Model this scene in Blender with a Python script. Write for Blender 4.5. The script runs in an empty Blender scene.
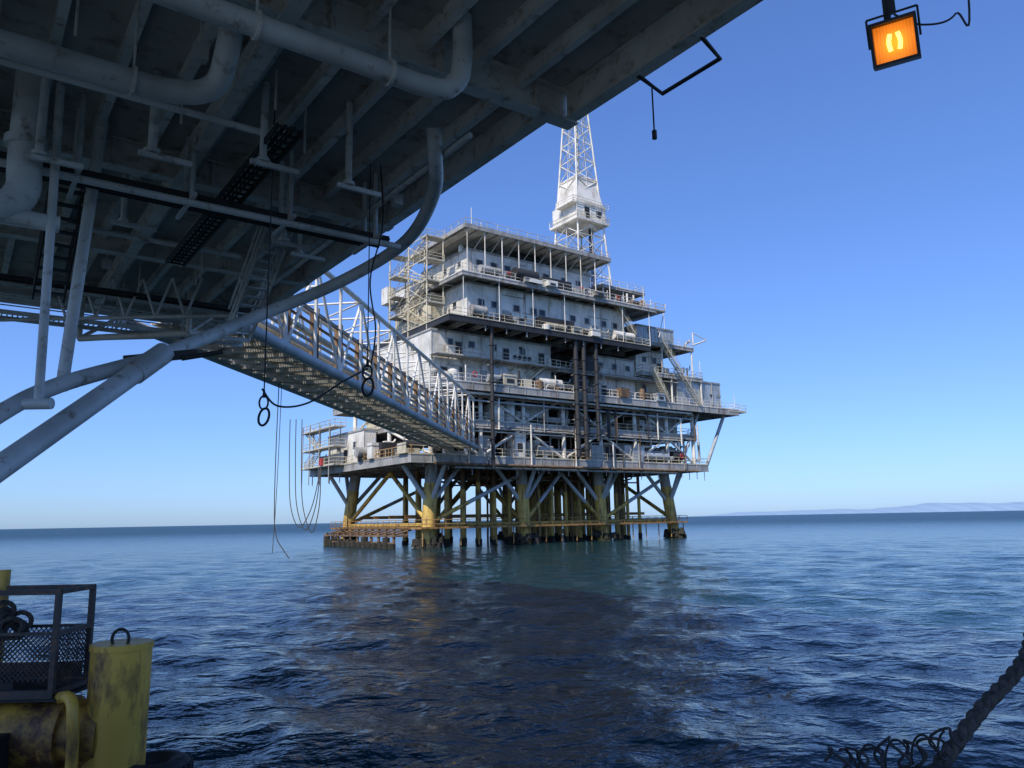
import bpy, math, random
import numpy as np
from mathutils import Vector, Matrix
R = random.Random(7)
scene = bpy.context.scene
scene.view_settings.view_transform = 'Standard'
scene.view_settings.look = 'None'
scene.view_settings.exposure = 0

# ---------------------------------------------------------------- materials
def new_mat(name):
    m = bpy.data.materials.new(name); m.use_nodes = True
    nt = m.node_tree
    return m, nt, nt.nodes['Principled BSDF']

def paint(name, base, dirt=(0.16, 0.075, 0.03), amount=0.35, rough=0.55, metal=0.0, scale=1.0, zs=0.2, bump=0.0):
    m, nt, b = new_mat(name)
    N, L = nt.nodes, nt.links
    tc = N.new('ShaderNodeTexCoord')
    mp = N.new('ShaderNodeMapping'); mp.inputs['Scale'].default_value = (scale, scale, scale*zs)
    L.new(tc.outputs['Object'], mp.inputs['Vector'])
    n1 = N.new('ShaderNodeTexNoise'); n1.inputs['Scale'].default_value = 1.6; n1.inputs['Detail'].default_value = 5; n1.inputs['Roughness'].default_value = 0.7
    L.new(mp.outputs['Vector'], n1.inputs['Vector'])
    r1 = N.new('ShaderNodeValToRGB')
    r1.color_ramp.elements[0].position = 0.66 - amount*0.35; r1.color_ramp.elements[0].color = (0, 0, 0, 1)
    r1.color_ramp.elements[1].position = 0.80 - amount*0.30; r1.color_ramp.elements[1].color = (1, 1, 1, 1)
    L.new(n1.outputs['Fac'], r1.inputs['Fac'])
    n2 = N.new('ShaderNodeTexNoise'); n2.inputs['Scale'].default_value = 0.45*scale; n2.inputs['Detail'].default_value = 2
    L.new(tc.outputs['Object'], n2.inputs['Vector'])
    r2 = N.new('ShaderNodeValToRGB')
    r2.color_ramp.elements[0].position = 0.3; r2.color_ramp.elements[0].color = (base[0]*0.66, base[1]*0.66, base[2]*0.64, 1)
    r2.color_ramp.elements[1].position = 0.6; r2.color_ramp.elements[1].color = (*base, 1)
    L.new(n2.outputs['Fac'], r2.inputs['Fac'])
    mx = N.new('ShaderNodeMix'); mx.data_type = 'RGBA'
    L.new(r1.outputs['Color'], mx.inputs[0])
    L.new(r2.outputs['Color'], mx.inputs[6]); mx.inputs[7].default_value = (*dirt, 1)
    L.new(mx.outputs[2], b.inputs['Base Color'])
    b.inputs['Roughness'].default_value = rough
    b.inputs['Metallic'].default_value = metal
    if bump > 0:
        n3 = N.new('ShaderNodeTexNoise'); n3.inputs['Scale'].default_value = 14*scale; n3.inputs['Detail'].default_value = 3
        L.new(tc.outputs['Object'], n3.inputs['Vector'])
        bp = N.new('ShaderNodeBump'); bp.inputs['Distance'].default_value = bump; bp.inputs['Strength'].default_value = 0.8
        L.new(n3.outputs['Fac'], bp.inputs['Height']); L.new(bp.outputs['Normal'], b.inputs['Normal'])
    return m

M = {}
M['white'] = paint('white_paint', (0.80, 0.76, 0.67), (0.40, 0.28, 0.17), 0.32, 0.5)
M['cream'] = paint('cream_paint', (0.66, 0.59, 0.42), (0.26, 0.15, 0.07), 0.35, 0.55)
M['grey'] = paint('grey_paint', (0.40, 0.39, 0.36), (0.17, 0.11, 0.07), 0.4, 0.55)
M['silver'] = paint('aluminium_cladding', (0.52, 0.55, 0.56), (0.3, 0.28, 0.25), 0.35, 0.42, 0.3)
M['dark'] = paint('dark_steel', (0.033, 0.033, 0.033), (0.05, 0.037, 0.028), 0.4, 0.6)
M['yellow'] = paint('yellow_leg_paint', (0.64, 0.43, 0.10), (0.15, 0.08, 0.04), 0.5, 0.6, scale=1.2)
M['rust'] = paint('rusty_steel', (0.24, 0.15, 0.08), (0.09, 0.055, 0.03), 0.6, 0.8)
M['orange'] = paint('orange_rail_paint', (0.46, 0.25, 0.08), (0.14, 0.07, 0.03), 0.5, 0.7)
M['red'] = paint('red_paint', (0.5, 0.04, 0.025), (0.1, 0.02, 0.02), 0.2, 0.5)
M['blue'] = paint('bluegrey_paint', (0.46, 0.49, 0.50), (0.18, 0.13, 0.10), 0.25, 0.5)
M['bgrey'] = paint('bridge_grating', (0.76, 0.70, 0.57), (0.3, 0.2, 0.12), 0.25, 0.6)
M['pipe'] = paint('under_deck_pipe_paint', (0.66, 0.67, 0.66), (0.26, 0.20, 0.16), 0.3, 0.45, scale=1.6, zs=1, bump=0.004)
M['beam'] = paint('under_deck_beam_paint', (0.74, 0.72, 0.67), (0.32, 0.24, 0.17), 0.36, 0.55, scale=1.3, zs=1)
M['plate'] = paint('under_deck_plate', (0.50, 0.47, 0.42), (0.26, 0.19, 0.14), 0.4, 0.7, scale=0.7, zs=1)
M['black'] = paint('black_rubber', (0.018, 0.018, 0.018), (0.04, 0.035, 0.03), 0.4, 0.7)
M['mussel'] = paint('marine_growth', (0.03, 0.028, 0.022), (0.07, 0.06, 0.035), 0.6, 0.9, zs=1, scale=3, bump=0.1)
M['nearyellow'] = paint('chipped_yellow_paint', (0.76, 0.44, 0.06), (0.12, 0.055, 0.025), 0.52, 0.45, scale=2.3, zs=0.35, bump=0.003)
M['nearrust'] = paint('rusted_yellow_tube', (0.66, 0.36, 0.05), (0.09, 0.035, 0.017), 0.78, 0.6, scale=1.8, zs=1, bump=0.006)
M['cage'] = paint('painted_cage_steel', (0.05, 0.04, 0.035), (0.15, 0.07, 0.035), 0.4, 0.6, scale=6, zs=1)
M['rope'] = paint('tarred_rope', (0.10, 0.085, 0.07), (0.03, 0.027, 0.022), 0.6, 0.95, scale=20, zs=1, bump=0.004)
gm, gnt, gb = new_mat('window_glass')
gb.inputs['Base Color'].default_value = (0.02, 0.03, 0.035, 1); gb.inputs['Roughness'].default_value = 0.12
M['glass'] = gm

# ---------------------------------------------------------------- mesh builder
class MB:
    def __init__(s): s.v = []; s.f = []; s.sm = []
    def add(s, vs, fs, smooth=False):
        o = len(s.v); s.v.extend(vs)
        for f in fs: s.f.append(tuple(i+o for i in f)); s.sm.append(smooth)
    def box(s, x0, x1, y0, y1, z0, z1):
        s.add([(x0,y0,z0),(x1,y0,z0),(x1,y1,z0),(x0,y1,z0),(x0,y0,z1),(x1,y0,z1),(x1,y1,z1),(x0,y1,z1)],
              [(0,3,2,1),(4,5,6,7),(0,1,5,4),(1,2,6,5),(2,3,7,6),(3,0,4,7)])
    def tube(s, p, q, r, n=6, r2=None):
        p = Vector(p); q = Vector(q); r2 = r if r2 is None else r2
        d = q-p
        if d.length < 1e-5: return
        d.normalize()
        u = d.orthogonal().normalized() if abs(d.z) < 0.99 else Vector((1, 0, 0)); u = (u - d*u.dot(d)).normalized()
        w = d.cross(u); vs = []
        for k, (c, rr) in enumerate(((p, r), (q, r2))):
            for i in range(n):
                a = 2*math.pi*(i+0.5)/n
                vs.append(tuple(c + (u*math.cos(a)+w*math.sin(a))*rr))
        s.add(vs, [(i, (i+1) % n, n+(i+1) % n, n+i) for i in range(n)], n > 5)
        s.add(vs[:n], [tuple(range(n-1, -1, -1))]); s.add(vs[n:], [tuple(range(n))])
    def beam(s, p, q, w, h):
        p = Vector(p); q = Vector(q); d = (q-p).normalized()
        up = Vector((0, 0, 1)) if abs(d.z) < 0.95 else Vector((0, 1, 0))
        x = d.cross(up).normalized(); y = x.cross(d)
        vs = []
        for c in (p, q):
            for a, b in ((-1, -1), (1, -1), (1, 1), (-1, 1)):
                vs.append(tuple(c + x*a*w/2 + y*b*h/2))
        s.add(vs, [(0,1,2,3),(7,6,5,4),(0,4,5,1),(1,5,6,2),(2,6,7,3),(3,7,4,0)])
    def ibeam(s, p, q, w, h, t=0.04):
        p = Vector(p); q = Vector(q); z = Vector((0, 0, 1))
        s.beam(p, q, t, h-2*t)
        s.beam(p+z*(h/2-t/2), q+z*(h/2-t/2), w, t); s.beam(p-z*(h/2-t/2), q-z*(h/2-t/2), w, t)
    def path(s, pts, r, n=10, closed=False):
        P = [Vector(p) for p in pts]; m = len(P); T = []
        for i in range(m):
            a = P[(i-1) % m] if (closed or i > 0) else P[i]
            b = P[(i+1) % m] if (closed or i < m-1) else P[i]
            T.append((b-a).normalized())
        u = T[0].orthogonal().normalized(); vs = []
        for i in range(m):
            u = (u - T[i]*u.dot(T[i])).normalized(); w = T[i].cross(u)
            for k in range(n):
                a = 2*math.pi*k/n
                vs.append(tuple(P[i] + (u*math.cos(a)+w*math.sin(a))*r))
        fs = []
        for i in range(m if closed else m-1):
            j = (i+1) % m
            for k in range(n):
                fs.append((i*n+k, i*n+(k+1) % n, j*n+(k+1) % n, j*n+k))
        s.add(vs, fs, True)
        if not closed:
            s.add(vs[:n], [tuple(range(n-1, -1, -1))]); s.add(vs[-n:], [tuple(range(n))])
    def rail(s, pts, h=1.1, r=0.04, step=1.8, mids=(0.55,)):
        for a, b in zip(pts[:-1], pts[1:]):
            a = Vector(a); b = Vector(b); L = (b-a).length; k = max(1, int(L/step)); z = Vector((0, 0, 1))
            for i in range(k+1):
                c = a.lerp(b, i/k); s.tube(c, c+z*h, r, 4)
            for hh in (*mids, h): s.tube(a+z*hh, b+z*hh, r, 4)
            s.beam(a+z*0.08, b+z*0.08, 0.03, 0.14)
    def build(s, name, mat, parent=None):
        me = bpy.data.meshes.new(name); me.from_pydata(s.v, [], s.f); me.update()
        me.polygons.foreach_set('use_smooth', s.sm)
        ob = bpy.data.objects.new(name, me); scene.collection.objects.link(ob)
        me.materials.append(mat)
        if parent is not None: ob.parent = parent
        return ob

def smooth_path(pts, k=10, closed=False):
    P = [Vector(p) for p in pts]; n = len(P); out = []
    rng = n if closed else n-1
    for i in range(rng):
        g = (lambda j: P[j % n]) if closed else (lambda j: P[min(max(j, 0), n-1)])
        a, b, c, d = g(i-1), g(i), g(i+1), g(i+2)
        for q in range(k):
            t = q/k
            out.append(0.5*((2*b)+(c-a)*t+(2*a-5*b+4*c-d)*t*t+(3*b-a-3*c+d)*t**3))
    if not closed: out.append(P[-1])
    return out

def empty(name, loc, rz=0.0):
    e = bpy.data.objects.new(name, None); scene.collection.objects.link(e)
    e.location = loc; e.rotation_euler = (0, 0, rz); return e

class Kit(dict):
    def __missing__(s, k): s[k] = MB(); return s[k]
    def done(s, parent, names={}):
        for k, mb in s.items():
            mb.build(names.get(k, k+'_parts'), M[k], parent)

ANG = math.radians(36)

# ================================================================ FAR PLATFORM
plat = empty('offshore_platform', (-11.3, 107.0, 0), ANG)
K = Kit()
SL = (0, 15.3, 30.7, 46.0); TL = (0, 25.0)
legs = MB(); legtop = MB(); growth = MB(); cond = MB(); condtop = MB(); brace = MB(); ybrace = MB(); landing = MB()
def legpos(i, j, z):
    f = (11-z)/11.0
    ox = (-1.2 if i == 0 else 1.2 if i == 3 else 0)*f; oy = (-0.8 if j == 0 else 0.8)*f
    return Vector((SL[i]+ox, TL[j]+oy, z))
for i in range(4):
    for j in range(2):
        legs.tube(legpos(i, j, -3), legpos(i, j, 8.6), 0.95, 18)
        legtop.tube(legpos(i, j, 8.6), legpos(i, j, 11.2), 0.88, 18)
        for k in range(36):
            a = R.uniform(0, 6.28); zz = R.uniform(-0.3, 1.3); c = legpos(i, j, zz)
            c += Vector((math.cos(a), math.sin(a), 0))*R.uniform(0.9, 1.9)
            growth.tube(c-Vector((0, 0, R.uniform(.3, .7))), c+Vector((0, 0, R.uniform(.2, .6))), R.uniform(.3, .6), 7, R.uniform(.15, .4))
        for dx, dy in ((-4.5, 0), (4.5, 0), (0, -3.6 if j == 0 else 3.6)):
            a = legpos(i, j, 5.6); b = Vector((SL[i]+dx, TL[j]+dy, 11.1)); brace.tube(a, b, 0.32, 12)
for j in range(2):
    for i in range(3):
        a = legpos(i, j, 3.0); b = legpos(i+1, j, 3.0)
        ybrace.tube(a, b, 0.24, 10)
        m = (legpos(i, j, 10.5)+legpos(i+1, j, 10.5))/2
        if i != 1:
            p, q = legpos(i, j, 3.2), legpos(i+1, j, 10.2)
            ybrace.tube(p, p.lerp(q, .4), 0.3, 10); brace.tube(p.lerp(q, .4), q, 0.29, 10)
        else:
            for p in (a, b):
                ybrace.tube(p, p.lerp(m, .4), 0.3, 10); brace.tube(p.lerp(m, .4), m, 0.29, 10)
for i in range(4):
    ybrace.tube(legpos(i, 0, 3.0), legpos(i, 1, 3.0), 0.28, 10)
    ybrace.tube(legpos(i, 0, 3.2), (SL[i], 12.5, 10.8), 0.32, 10)
    ybrace.tube(legpos(i, 1, 3.2), (SL[i], 12.5, 10.8), 0.32, 10)
for a in range(15):
    for b in range(5):
        s = 3.6+a*2.75+R.uniform(-.15, .15); t = 2.2+b*4.2+R.uniform(-.2, .2)
        if R.random() < 0.12: continue
        r = R.choice((0.28, 0.33, 0.38)); zz = R.uniform(7.0, 9.5)
        cond.tube((s, t, -3), (s, t, zz), r, 10); condtop.tube((s, t, zz), (s, t, 11.4), r*0.93, 10)
        growth.tube((s, t, -1), (s, t, R.uniform(.4, 1.1)), r*1.3, 8)
for k in range(10):
    s = R.uniform(1, 44); t = R.choice((1.2, 2.0, 3.2))
    condtop.tube((s, t, -2), (s, t, 11.3), 0.16, 8)
zz = 2.6
landing.box(-3, 48.5, -2.6, -1.2, zz-.12, zz); landing.box(-3, 48.5, 26.2, 27.6, zz-.12, zz)
landing.box(-3, -1.6, -1.2, 26.2, zz-.125, zz-.005); landing.box(47.1, 48.5, -1.2, 26.2, zz-.125, zz-.005)
landing.rail([(-3, -2.6, zz), (48.5, -2.6, zz), (48.5, 27.6, zz)], 1.1, 0.045); landing.rail([(-3, -2.6, zz), (-3, 27.6, zz)], 1.1, .045)
for k in range(18):
    s = -2.5+k*2.98; landing.tube((s, -1.9, 2.5), (s, -1.9, 0.2), .09, 6)
for t in (6, 11, 16, 21):
    landing.ibeam((-1, t, 4.2), (47, t, 4.2), 0.3, 0.45)
bl = MB()
for k in range(11):
    t = 1.5+k*2.3
    bl.tube((-5.0, t, -2), (-5.0, t, 2.0), 0.2, 8); bl.tube((-5.0, t, 1.8), (-2.4, t, 2.4), .12, 6)
bl.box(-5.3, -3.2, 1, 25, 1.5, 1.7); bl.box(-5.35, -5.05, 1, 25, .6, .8)
bl.rail([(-3.2, 1, 1.7), (-3.2, 25, 1.7)], 1.1, .05)
for k in range(14):
    t = 1.5+k*1.7; growth.tube((-5.3, t, -.5), (-5.3, t, R.uniform(.6, 1.5)), .5, 8)

def deck(s0, s1, t0, t1, z, g=0.8, rails='flrb', step=3.0, rmb='cream', gm='grey', pm='grey'):
    K[pm].box(s0, s1, t0, t1, z-.12, z)
    gz0 = z-.12-g
    K[gm].box(s0+.05, s1-.05, t0+.05, t0+.3, gz0, z-.1); K[gm].box(s0+.05, s1-.05, t1-.3, t1-.05, gz0, z-.1)
    K[gm].box(s0+.06, s0+.3, t0+.3, t1-.3, gz0, z-.1); K[gm].box(s1-.3, s1-.06, t0+.3, t1-.3, gz0, z-.1)
    K[gm].box(s0+.03, s1-.03, t0-.06, t0+.36, gz0-.04, gz0+.03)
    n = max(1, int((s1-s0)/step))
    for i in range(1, n):
        s = s0+(s1-s0)*i/n
        K['rust' if i % 3 == 0 else 'grey'].ibeam((s, t0+.3, z-.1-g/2), (s, t1-.3, z-.1-g/2), .25, g*.9)
        K[gm].box(s-.03, s+.03, t0-.04, t0+.05, gz0+.03, z-.12)
    n = max(1, int((t1-t0)/5))
    for i in range(1, n):
        t = t0+(t1-t0)*i/n
        K['grey'].ibeam((s0+.3, t, z-.1-g/2), (s1-.3, t, z-.1-g/2), .3, g)
    if 'f' in rails: K[rmb].rail([(s0+.1, t0+.1, z), (s1-.1, t0+.1, z)])
    if 'l' in rails: K[rmb].rail([(s0+.1, t0+.1, z), (s0+.1, t1-.1, z)])
    if 'r' in rails: K[rmb].rail([(s1-.1, t0+.1, z), (s1-.1, t1-.1, z)])
    if 'b' in rails: K[rmb].rail([(s0+.1, t1-.1, z), (s1-.1, t1-.1, z)])

def module(s0, s1, t0, t1, z0, z1, mat='white', win=(), doors=(), ribs=2.4, lwin=(), ldoors=()):
    K[mat].box(s0, s1, t0, t1, z0, z1)
    K['grey'].box(s0-.12, s1+.12, t0-.12, t0+.1, z1-.18, z1+.1); K['grey'].box(s0-.13, s0+.1, t0+.1, t1+.1, z1-.19, z1+.09)
    K['grey'].box(s0-.08, s1+.08, t0-.08, t0+.1, z0+.02, z0+.25)
    n = int((s1-s0)/ribs)
    for i in range(n+1):
        s = s0+.04+(s1-s0-.08)*i/max(n, 1); K[mat].box(s-.05, s+.05, t0-.07, t0+.02, z0+.25, z1-.18)
    n = int((t1-t0)/ribs)
    for i in range(1, n+1):
        t = t0+(t1-t0-.05)*i/max(n, 1); K[mat].box(s0-.07, s0+.02, t-.05, t+.05, z0+.2, z1-.19)
    for (s, z, w, h) in win:
        K['glass'].box(s-w/2, s+w/2, t0-.05, t0+.05, z-h/2, z+h/2)
        for x0, x1, a, b in ((s-w/2-.09, s-w/2, z-h/2-.09, z+h/2+.09), (s+w/2, s+w/2+.09, z-h/2-.09, z+h/2+.09)):
            K['grey'].box(x0, x1, t0-.12, t0+.02, a, b)
        K['grey'].box(s-w/2, s+w/2, t0-.115, t0+.02, z+h/2, z+h/2+.09); K['grey'].box(s-w/2, s+w/2, t0-.115, t0+.02, z-h/2-.09, z-h/2)
    for (t, z, w, h) in lwin:
        K['glass'].box(s0-.05, s0+.05, t-w/2, t+w/2, z-h/2, z+h/2)
        K['grey'].box(s0-.12, s0+.02, t-w/2-.09, t+w/2+.09, z+h/2, z+h/2+.09)
        K['grey'].box(s0-.12, s0+.02, t-w/2-.09, t+w/2+.09, z-h/2-.09, z-h/2)
    for d in doors:
        s, z = d[0], d[1]
        K['grey'].box(s-.6, s+.6, t0-.09, t0+.02, z, z+2.3); K[d[2] if len(d) > 2 else 'dark'].box(s-.48, s+.48, t0-.13, t0+.02, z+.1, z+2.15)
    for t, z in ldoors:
        K['dark'].box(s0-.13, s0+.02, t-.5, t+.5, z+.1, z+2.2)
    n = int((s1-s0)/3)
    for i in range(n):
        s = R.uniform(s0+.5, s1-.5); z = R.uniform(z0+1, z1-.8); q = R.random()
        if q < .4: K['grey'].tube((s, t0-.16, z0+.3), (s, t0-.16, z1-.2), R.uniform(.04, .09), 5)
        elif q < .7: K['dark'].box(s-.25, s+.25, t0-.14, t0+.02, z-.2, z+.2)
        else: K['grey'].tube((s, t0-.14, z), (min(s+R.uniform(1, 5), s1), t0-.14, z), .05, 5)

def clutter(s0, s1, t0, t1, z, n, hmax, mats=('white', 'grey', 'grey', 'dark', 'rust', 'silver', 'cream', 'white')):
    for _ in range(n):
        s = R.uniform(s0, s1); t = R.uniform(t0, t1); m = R.choice(mats); k = R.random(); h = R.uniform(.6, hmax)
        if k < .32:
            w = R.uniform(.4, 1.4); d = R.uniform(.4, 1.2); K[m].box(s-w, s+w, t-d, t+d, z+.12, z+h)
            if R.random() < .6: K['grey'].box(s-w-.06, s+w+.06, t-d-.06, t+d+.06, z+h*.8, z+h*.8+.1)
            if R.random() < .5: K['dark'].box(s-w*.6, s+w*.5, t-d-.04, t, z+h*.25, z+h*.6)
        elif k < .5:
            r = R.uniform(.35, .9); K[m].tube((s, t, z), (s, t, z+h), r, 12); K[m].tube((s, t, z+h), (s, t, z+h+.3), r, 12, r*.4)
        elif k < .62:
            r = R.uniform(.4, .9); l = R.uniform(1, 2.6); K[m].tube((s-l, t, z+r+.5), (s+l, t, z+r+.5), r, 12)
            for q in (-l*.6, l*.6): K['dark'].box(s+q-.1, s+q+.1, t-r*.8, t+r*.8, z, z+r+.4)
        elif k < .85:
            l = R.uniform(1.5, 6); zz = z+R.uniform(.6, hmax); e = min(s+l, s1+1)
            rr = R.uniform(.07, .22)
            K[m].path(smooth_path([(s, t, z), (s, t, zz-.5), (s+.4, t, zz), (e-.4, t, zz), (e, t, zz+.4), (e, t, z+hmax+.4)], 4), rr, 7)
        else:
            zz = z+hmax+.5; K[m].tube((s, t, z), (s, t, zz), R.uniform(.07, .2), 6)

def stairs(p, q, w=1.0, side=(0, 1), mb='cream', kit=None):
    KK = K if kit is None else kit
    p = Vector(p); q = Vector(q); sd = Vector((side[0], side[1], 0))*w
    n = int(abs(q.z-p.z)/.25)
    for o in (Vector((0, 0, 0)), sd):
        KK[mb].beam(p+o, q+o, .06, .25)
        KK[mb].tube(p+o+Vector((0, 0, 1)), q+o+Vector((0, 0, 1)), .045, 4); KK[mb].tube(p+o+Vector((0, 0, .5)), q+o+Vector((0, 0, .5)), .04, 4)
        for i in range(0, n, 4):
            c = p.lerp(q, i/n)+o; KK[mb].tube(c, c+Vector((0, 0, 1)), .04, 4)
    for i in range(n):
        c = p.lerp(q, (i+.5)/n); KK[mb].beam(c, c+sd, .26, .04)

# --- decks
deck(-6, 52, -5, 30, 12.2, 1.0, gm='grey')
deck(-3, 50, -4.5, 28, 17.2, .6)
deck(-3, 60, -6, 28, 22.2, .9, rmb='white')
for s in (-2.5, 5.5, 13, 20.5, 28, 35.5, 43, 49.5):
    for t in (-4, 8, 20):
        K['white'].tube((s, t, 12.2), (s, t, 21.2), .32, 10)
prev = -2.5
for k, s in enumerate((5.5, 13, 20.5, 28, 35.5, 43, 49.5)):
    for (za, zb) in ((12.3, 16.6), (17.3, 21.4)):
        if (k+(za > 15)) % 2: K['white'].tube((prev, -4, za), (s, -4, zb), .2, 8)
        else: K['white'].tube((prev, -4, zb), (s, -4, za), .2, 8)
    prev = s
for t0, t1 in ((-4, 8), (8, 20)):
    K['white'].tube((-2.5, t0, 12.3), (-2.5, t1, 16.6), .2, 8); K['white'].tube((-2.5, t1, 17.3), (-2.5, t0, 21.4), .2, 8)
K['blue'].tube((52, -4.5, 12), (57.5, -4.5, 21.2), .3, 10); K['blue'].tube((52, 20, 12), (57.5, 20, 21.2), .3, 10)
K['blue'].tube((46, -4.2, 12.2), (51, -4.2, 21.2), .25, 10)
clutter(-1, 50, -4, -1, 12.2, 60, 3.6); clutter(-1, 50, 0, 26, 12.2, 90, 4.2, ('dark', 'rust', 'grey', 'white'))
clutter(-2, 48, -3.6, -1, 17.2, 56, 3.4); clutter(-1, 48, 0, 24, 17.2, 80, 4.2, ('dark', 'rust', 'grey', 'cream'))
clutter(-5.5, -3.3, -4, 10, 12.2, 14, 2.6); clutter(-5.5, -3.3, 24, 29, 12.2, 6, 2.0)
K['dark'].box(3, 46, 5, 5.3, 12.2, 16.5); K['dark'].box(1, 46, 3, 3.3, 17.2, 21.2)  # dark sheets put in for the shade between the decks
K['grey'].box(30, 41, -2, 2.5, 12.3, 15.5); K['silver'].box(33.5, 38, -3.6, -2.2, 12.4, 15.0); K['white'].box(14, 19, -2.4, 2, 17.3, 20.5)
K['grey'].box(40, 47, -2.8, 2, 17.3, 20.7)
for k in range(9):
    K['dark'].box(30.8+k*1.1, 31.5+k*1.1, -2.05, -1.9, 13, 14.8)
module(-5.2, -3.2, 11, 24, 12.25, 17.1, 'white', lwin=((20, 15, 1.0, .8), (14, 15, 1, .8)), ldoors=((17.2, 12.3),))
module(-2.6, 1, -3.8, 8, 17.25, 21.3, 'white', win=((-1, 19.7, .7, .7),), doors=((0.2, 17.25),), ldoors=((3, 17.3),))
K['orange'].rail([(-5.9, -4.9, 12.2), (-5.9, 10.5, 12.2)], 1.15, .06, 1.2)
for zz, tt, rr, m in ((16.1, -4.9, .16, 'grey'), (15.7, -4.6, .1, 'white'), (20.8, -5.5, .18, 'white'), (20.4, -5.2, .12, 'rust'), (19.9, -4.9, .14, 'silver'), (11.0, -5.3, .2, 'rust'), (10.6, -4.9, .15, 'grey'), (26.0, -5, .1, 'grey')):
    K[m].tube((0+R.uniform(-3, 3), tt, zz), (50+R.uniform(-6, 0), tt, zz), rr, 8)
for k in range(26):
    s = R.uniform(0, 50); za = R.choice((11, 15.5, 16)); K[R.choice(('white', 'rust', 'grey', 'dark'))].tube((s, -5.2, za), (s, -5.2, za+R.uniform(3, 6)), R.uniform(.06, .16), 6)
for k in range(30):
    s = -4+k*1.9; K['grey'].tube((s, -4.7, 11.0), (s, -4.7, 11-R.uniform(.3, 1.6)), .06, 5)
for k in range(18):
    K['rust'].path(smooth_path([(R.uniform(2, 45), R.uniform(-2, 20), 11.3), (R.uniform(2, 45), R.uniform(-2, 20), 9.6), (R.uniform(2, 45), R.uniform(-2, 20), 9.4)], 3), .14, 6)

for s, z0, z1, r in ((5.7, 10.5, 31.5, .26), (21.1, 12.5, 30.6, .36), (22.7, 12.5, 30.6, .36), (25.2, 15, 30.6, .3)):
    K['dark'].tube((s, -6.7, z0), (s, -6.7, z1), r, 12)
    for k in range(8):
        zz = z0+(z1-z0)*(k+.5)/8; K['dark'].tube((s, -6.7, zz-.06), (s, -6.7, zz+.06), r+.12, 12); K['grey'].beam((s, -6.7, zz), (s, -5.5, zz), .08, .1)

module(-2, 19, -3.2, 18, 22.25, 29.7, 'white',
       win=[(s, z, .9, .8) for s in (1.0, 4.6, 8.4, 13.6) for z in (28.2,)]+[(11.2, 24.2, .9, .8), (3, 24.3, .9, .8)],
       doors=((0, 22.3), (6.6, 22.3, 'grey'), (15.4, 22.3), (2.4, 26.1), (10.6, 26.1), (17.2, 26.1)), lwin=((2, 28, .8, .8), (8, 28, .8, .8)), ldoors=((5, 22.3),))
K['silver'].box(7.6, 10.4, -3.8, -3.25, 22.6, 25.4)
for k in range(4): K['dark'].tube((12.2+k*.9, -3.35, 27.2), (12.2+k*.9, -3.1, 27.2), .32, 12)
K['grey'].box(-2.3, 19.5, -5.2, -3.3, 25.9, 26.02); K['cream'].rail([(-2.2, -5.1, 26.02), (19.4, -5.1, 26.02)])
for k in range(9): K['grey'].beam((-2+k*2.65, -3.3, 24.9), (-2+k*2.65, -5.1, 25.85), .1, .12)
stairs((12, -4.3, 22.2), (17, -4.3, 26.0))
module(28, 37, -3.0, 16, 22.25, 29.3, 'white', win=[(s, 27.8, .8, .8) for s in (29.5, 32.5, 35.5)], doors=((30, 22.3), (34, 22.3)))
K['grey'].box(27.7, 41, -5.0, -3.1, 25.7, 25.82); K['cream'].rail([(27.8, -4.9, 25.82), (41, -4.9, 25.82)])
K['dark'].box(19.1, 27.9, 1, 1.3, 22.3, 29.6)  # dark sheet stands in for shade in the gap between modules
clutter(19.6, 27.4, -4.8, 0, 22.2, 22, 3.5, ('dark', 'grey', 'rust', 'white')); clutter(-2.5, 44, -5.6, -3.9, 22.2, 30, 2.0)
deck(19, 28.5, -4.6, 6, 26.1, .4, rails='f')
clutter(19.6, 27.4, -4, 0, 26.1, 12, 2.6, ('dark', 'grey', 'rust', 'white'))
module(37.5, 46, -2.2, 14, 22.25, 26.6, 'cream', win=((40, 25, .8, .7),), doors=((43, 22.3),))
deck(37, 52, -5, 14, 27.3, .5, rmb='cream')
module(38, 44.5, -2.5, 10, 27.35, 31.6, 'white', win=((40, 30, .8, .8), (42.4, 30, .8, .8)), doors=((43.6, 27.4),))
clutter(45, 51, -4, 8, 27.3, 14, 2.2)
deck(35, 50, -5, 10, 32.6, .5, rmb='white')
module(37.5, 46.5, -3.5, 6, 32.65, 35.6, 'silver', ribs=.9)
clutter(47, 49.5, -4, 4, 32.6, 6, 1.6)
stairs((49.5, -5.6, 22.2), (40.5, -5.6, 32.6), .9, (0, -1)); stairs((34, -6, 32.6), (30, -6, 37.4), .9, (0, -1))
stairs((38.4, -5.5, 27.2), (41.6, -5.5, 22.3), .9, (0, -1))
for s in (44, 51.5): K['white'].tube((s, -4.8, 22.2), (s, -4.8, 27), .18, 8); K['white'].tube((s-2, -4.8, 27.3), (s-2, -4.8, 32.2), .16, 8)
module(45.6, 56.8, -4.6, 2, 22.6, 26.9, 'silver', ribs=1.9)
clutter(53, 59, 3, 14, 22.2, 12, 3)
K['white'].tube((50, -4.9, 33.2), (53.5, -4.9, 34.5), .14, 6); K['white'].tube((50, -4.9, 33.2), (50, -4.9, 35.4), .14, 6); K['white'].tube((50, -4.9, 35.4), (53.5, -4.9, 34.5), .08, 6)
K['cream'].box(57.3, 62, -6, -1, 21.8, 22.0); K['cream'].rail([(60, -6, 22), (62, -6, 22), (62, -1, 22)])

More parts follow.
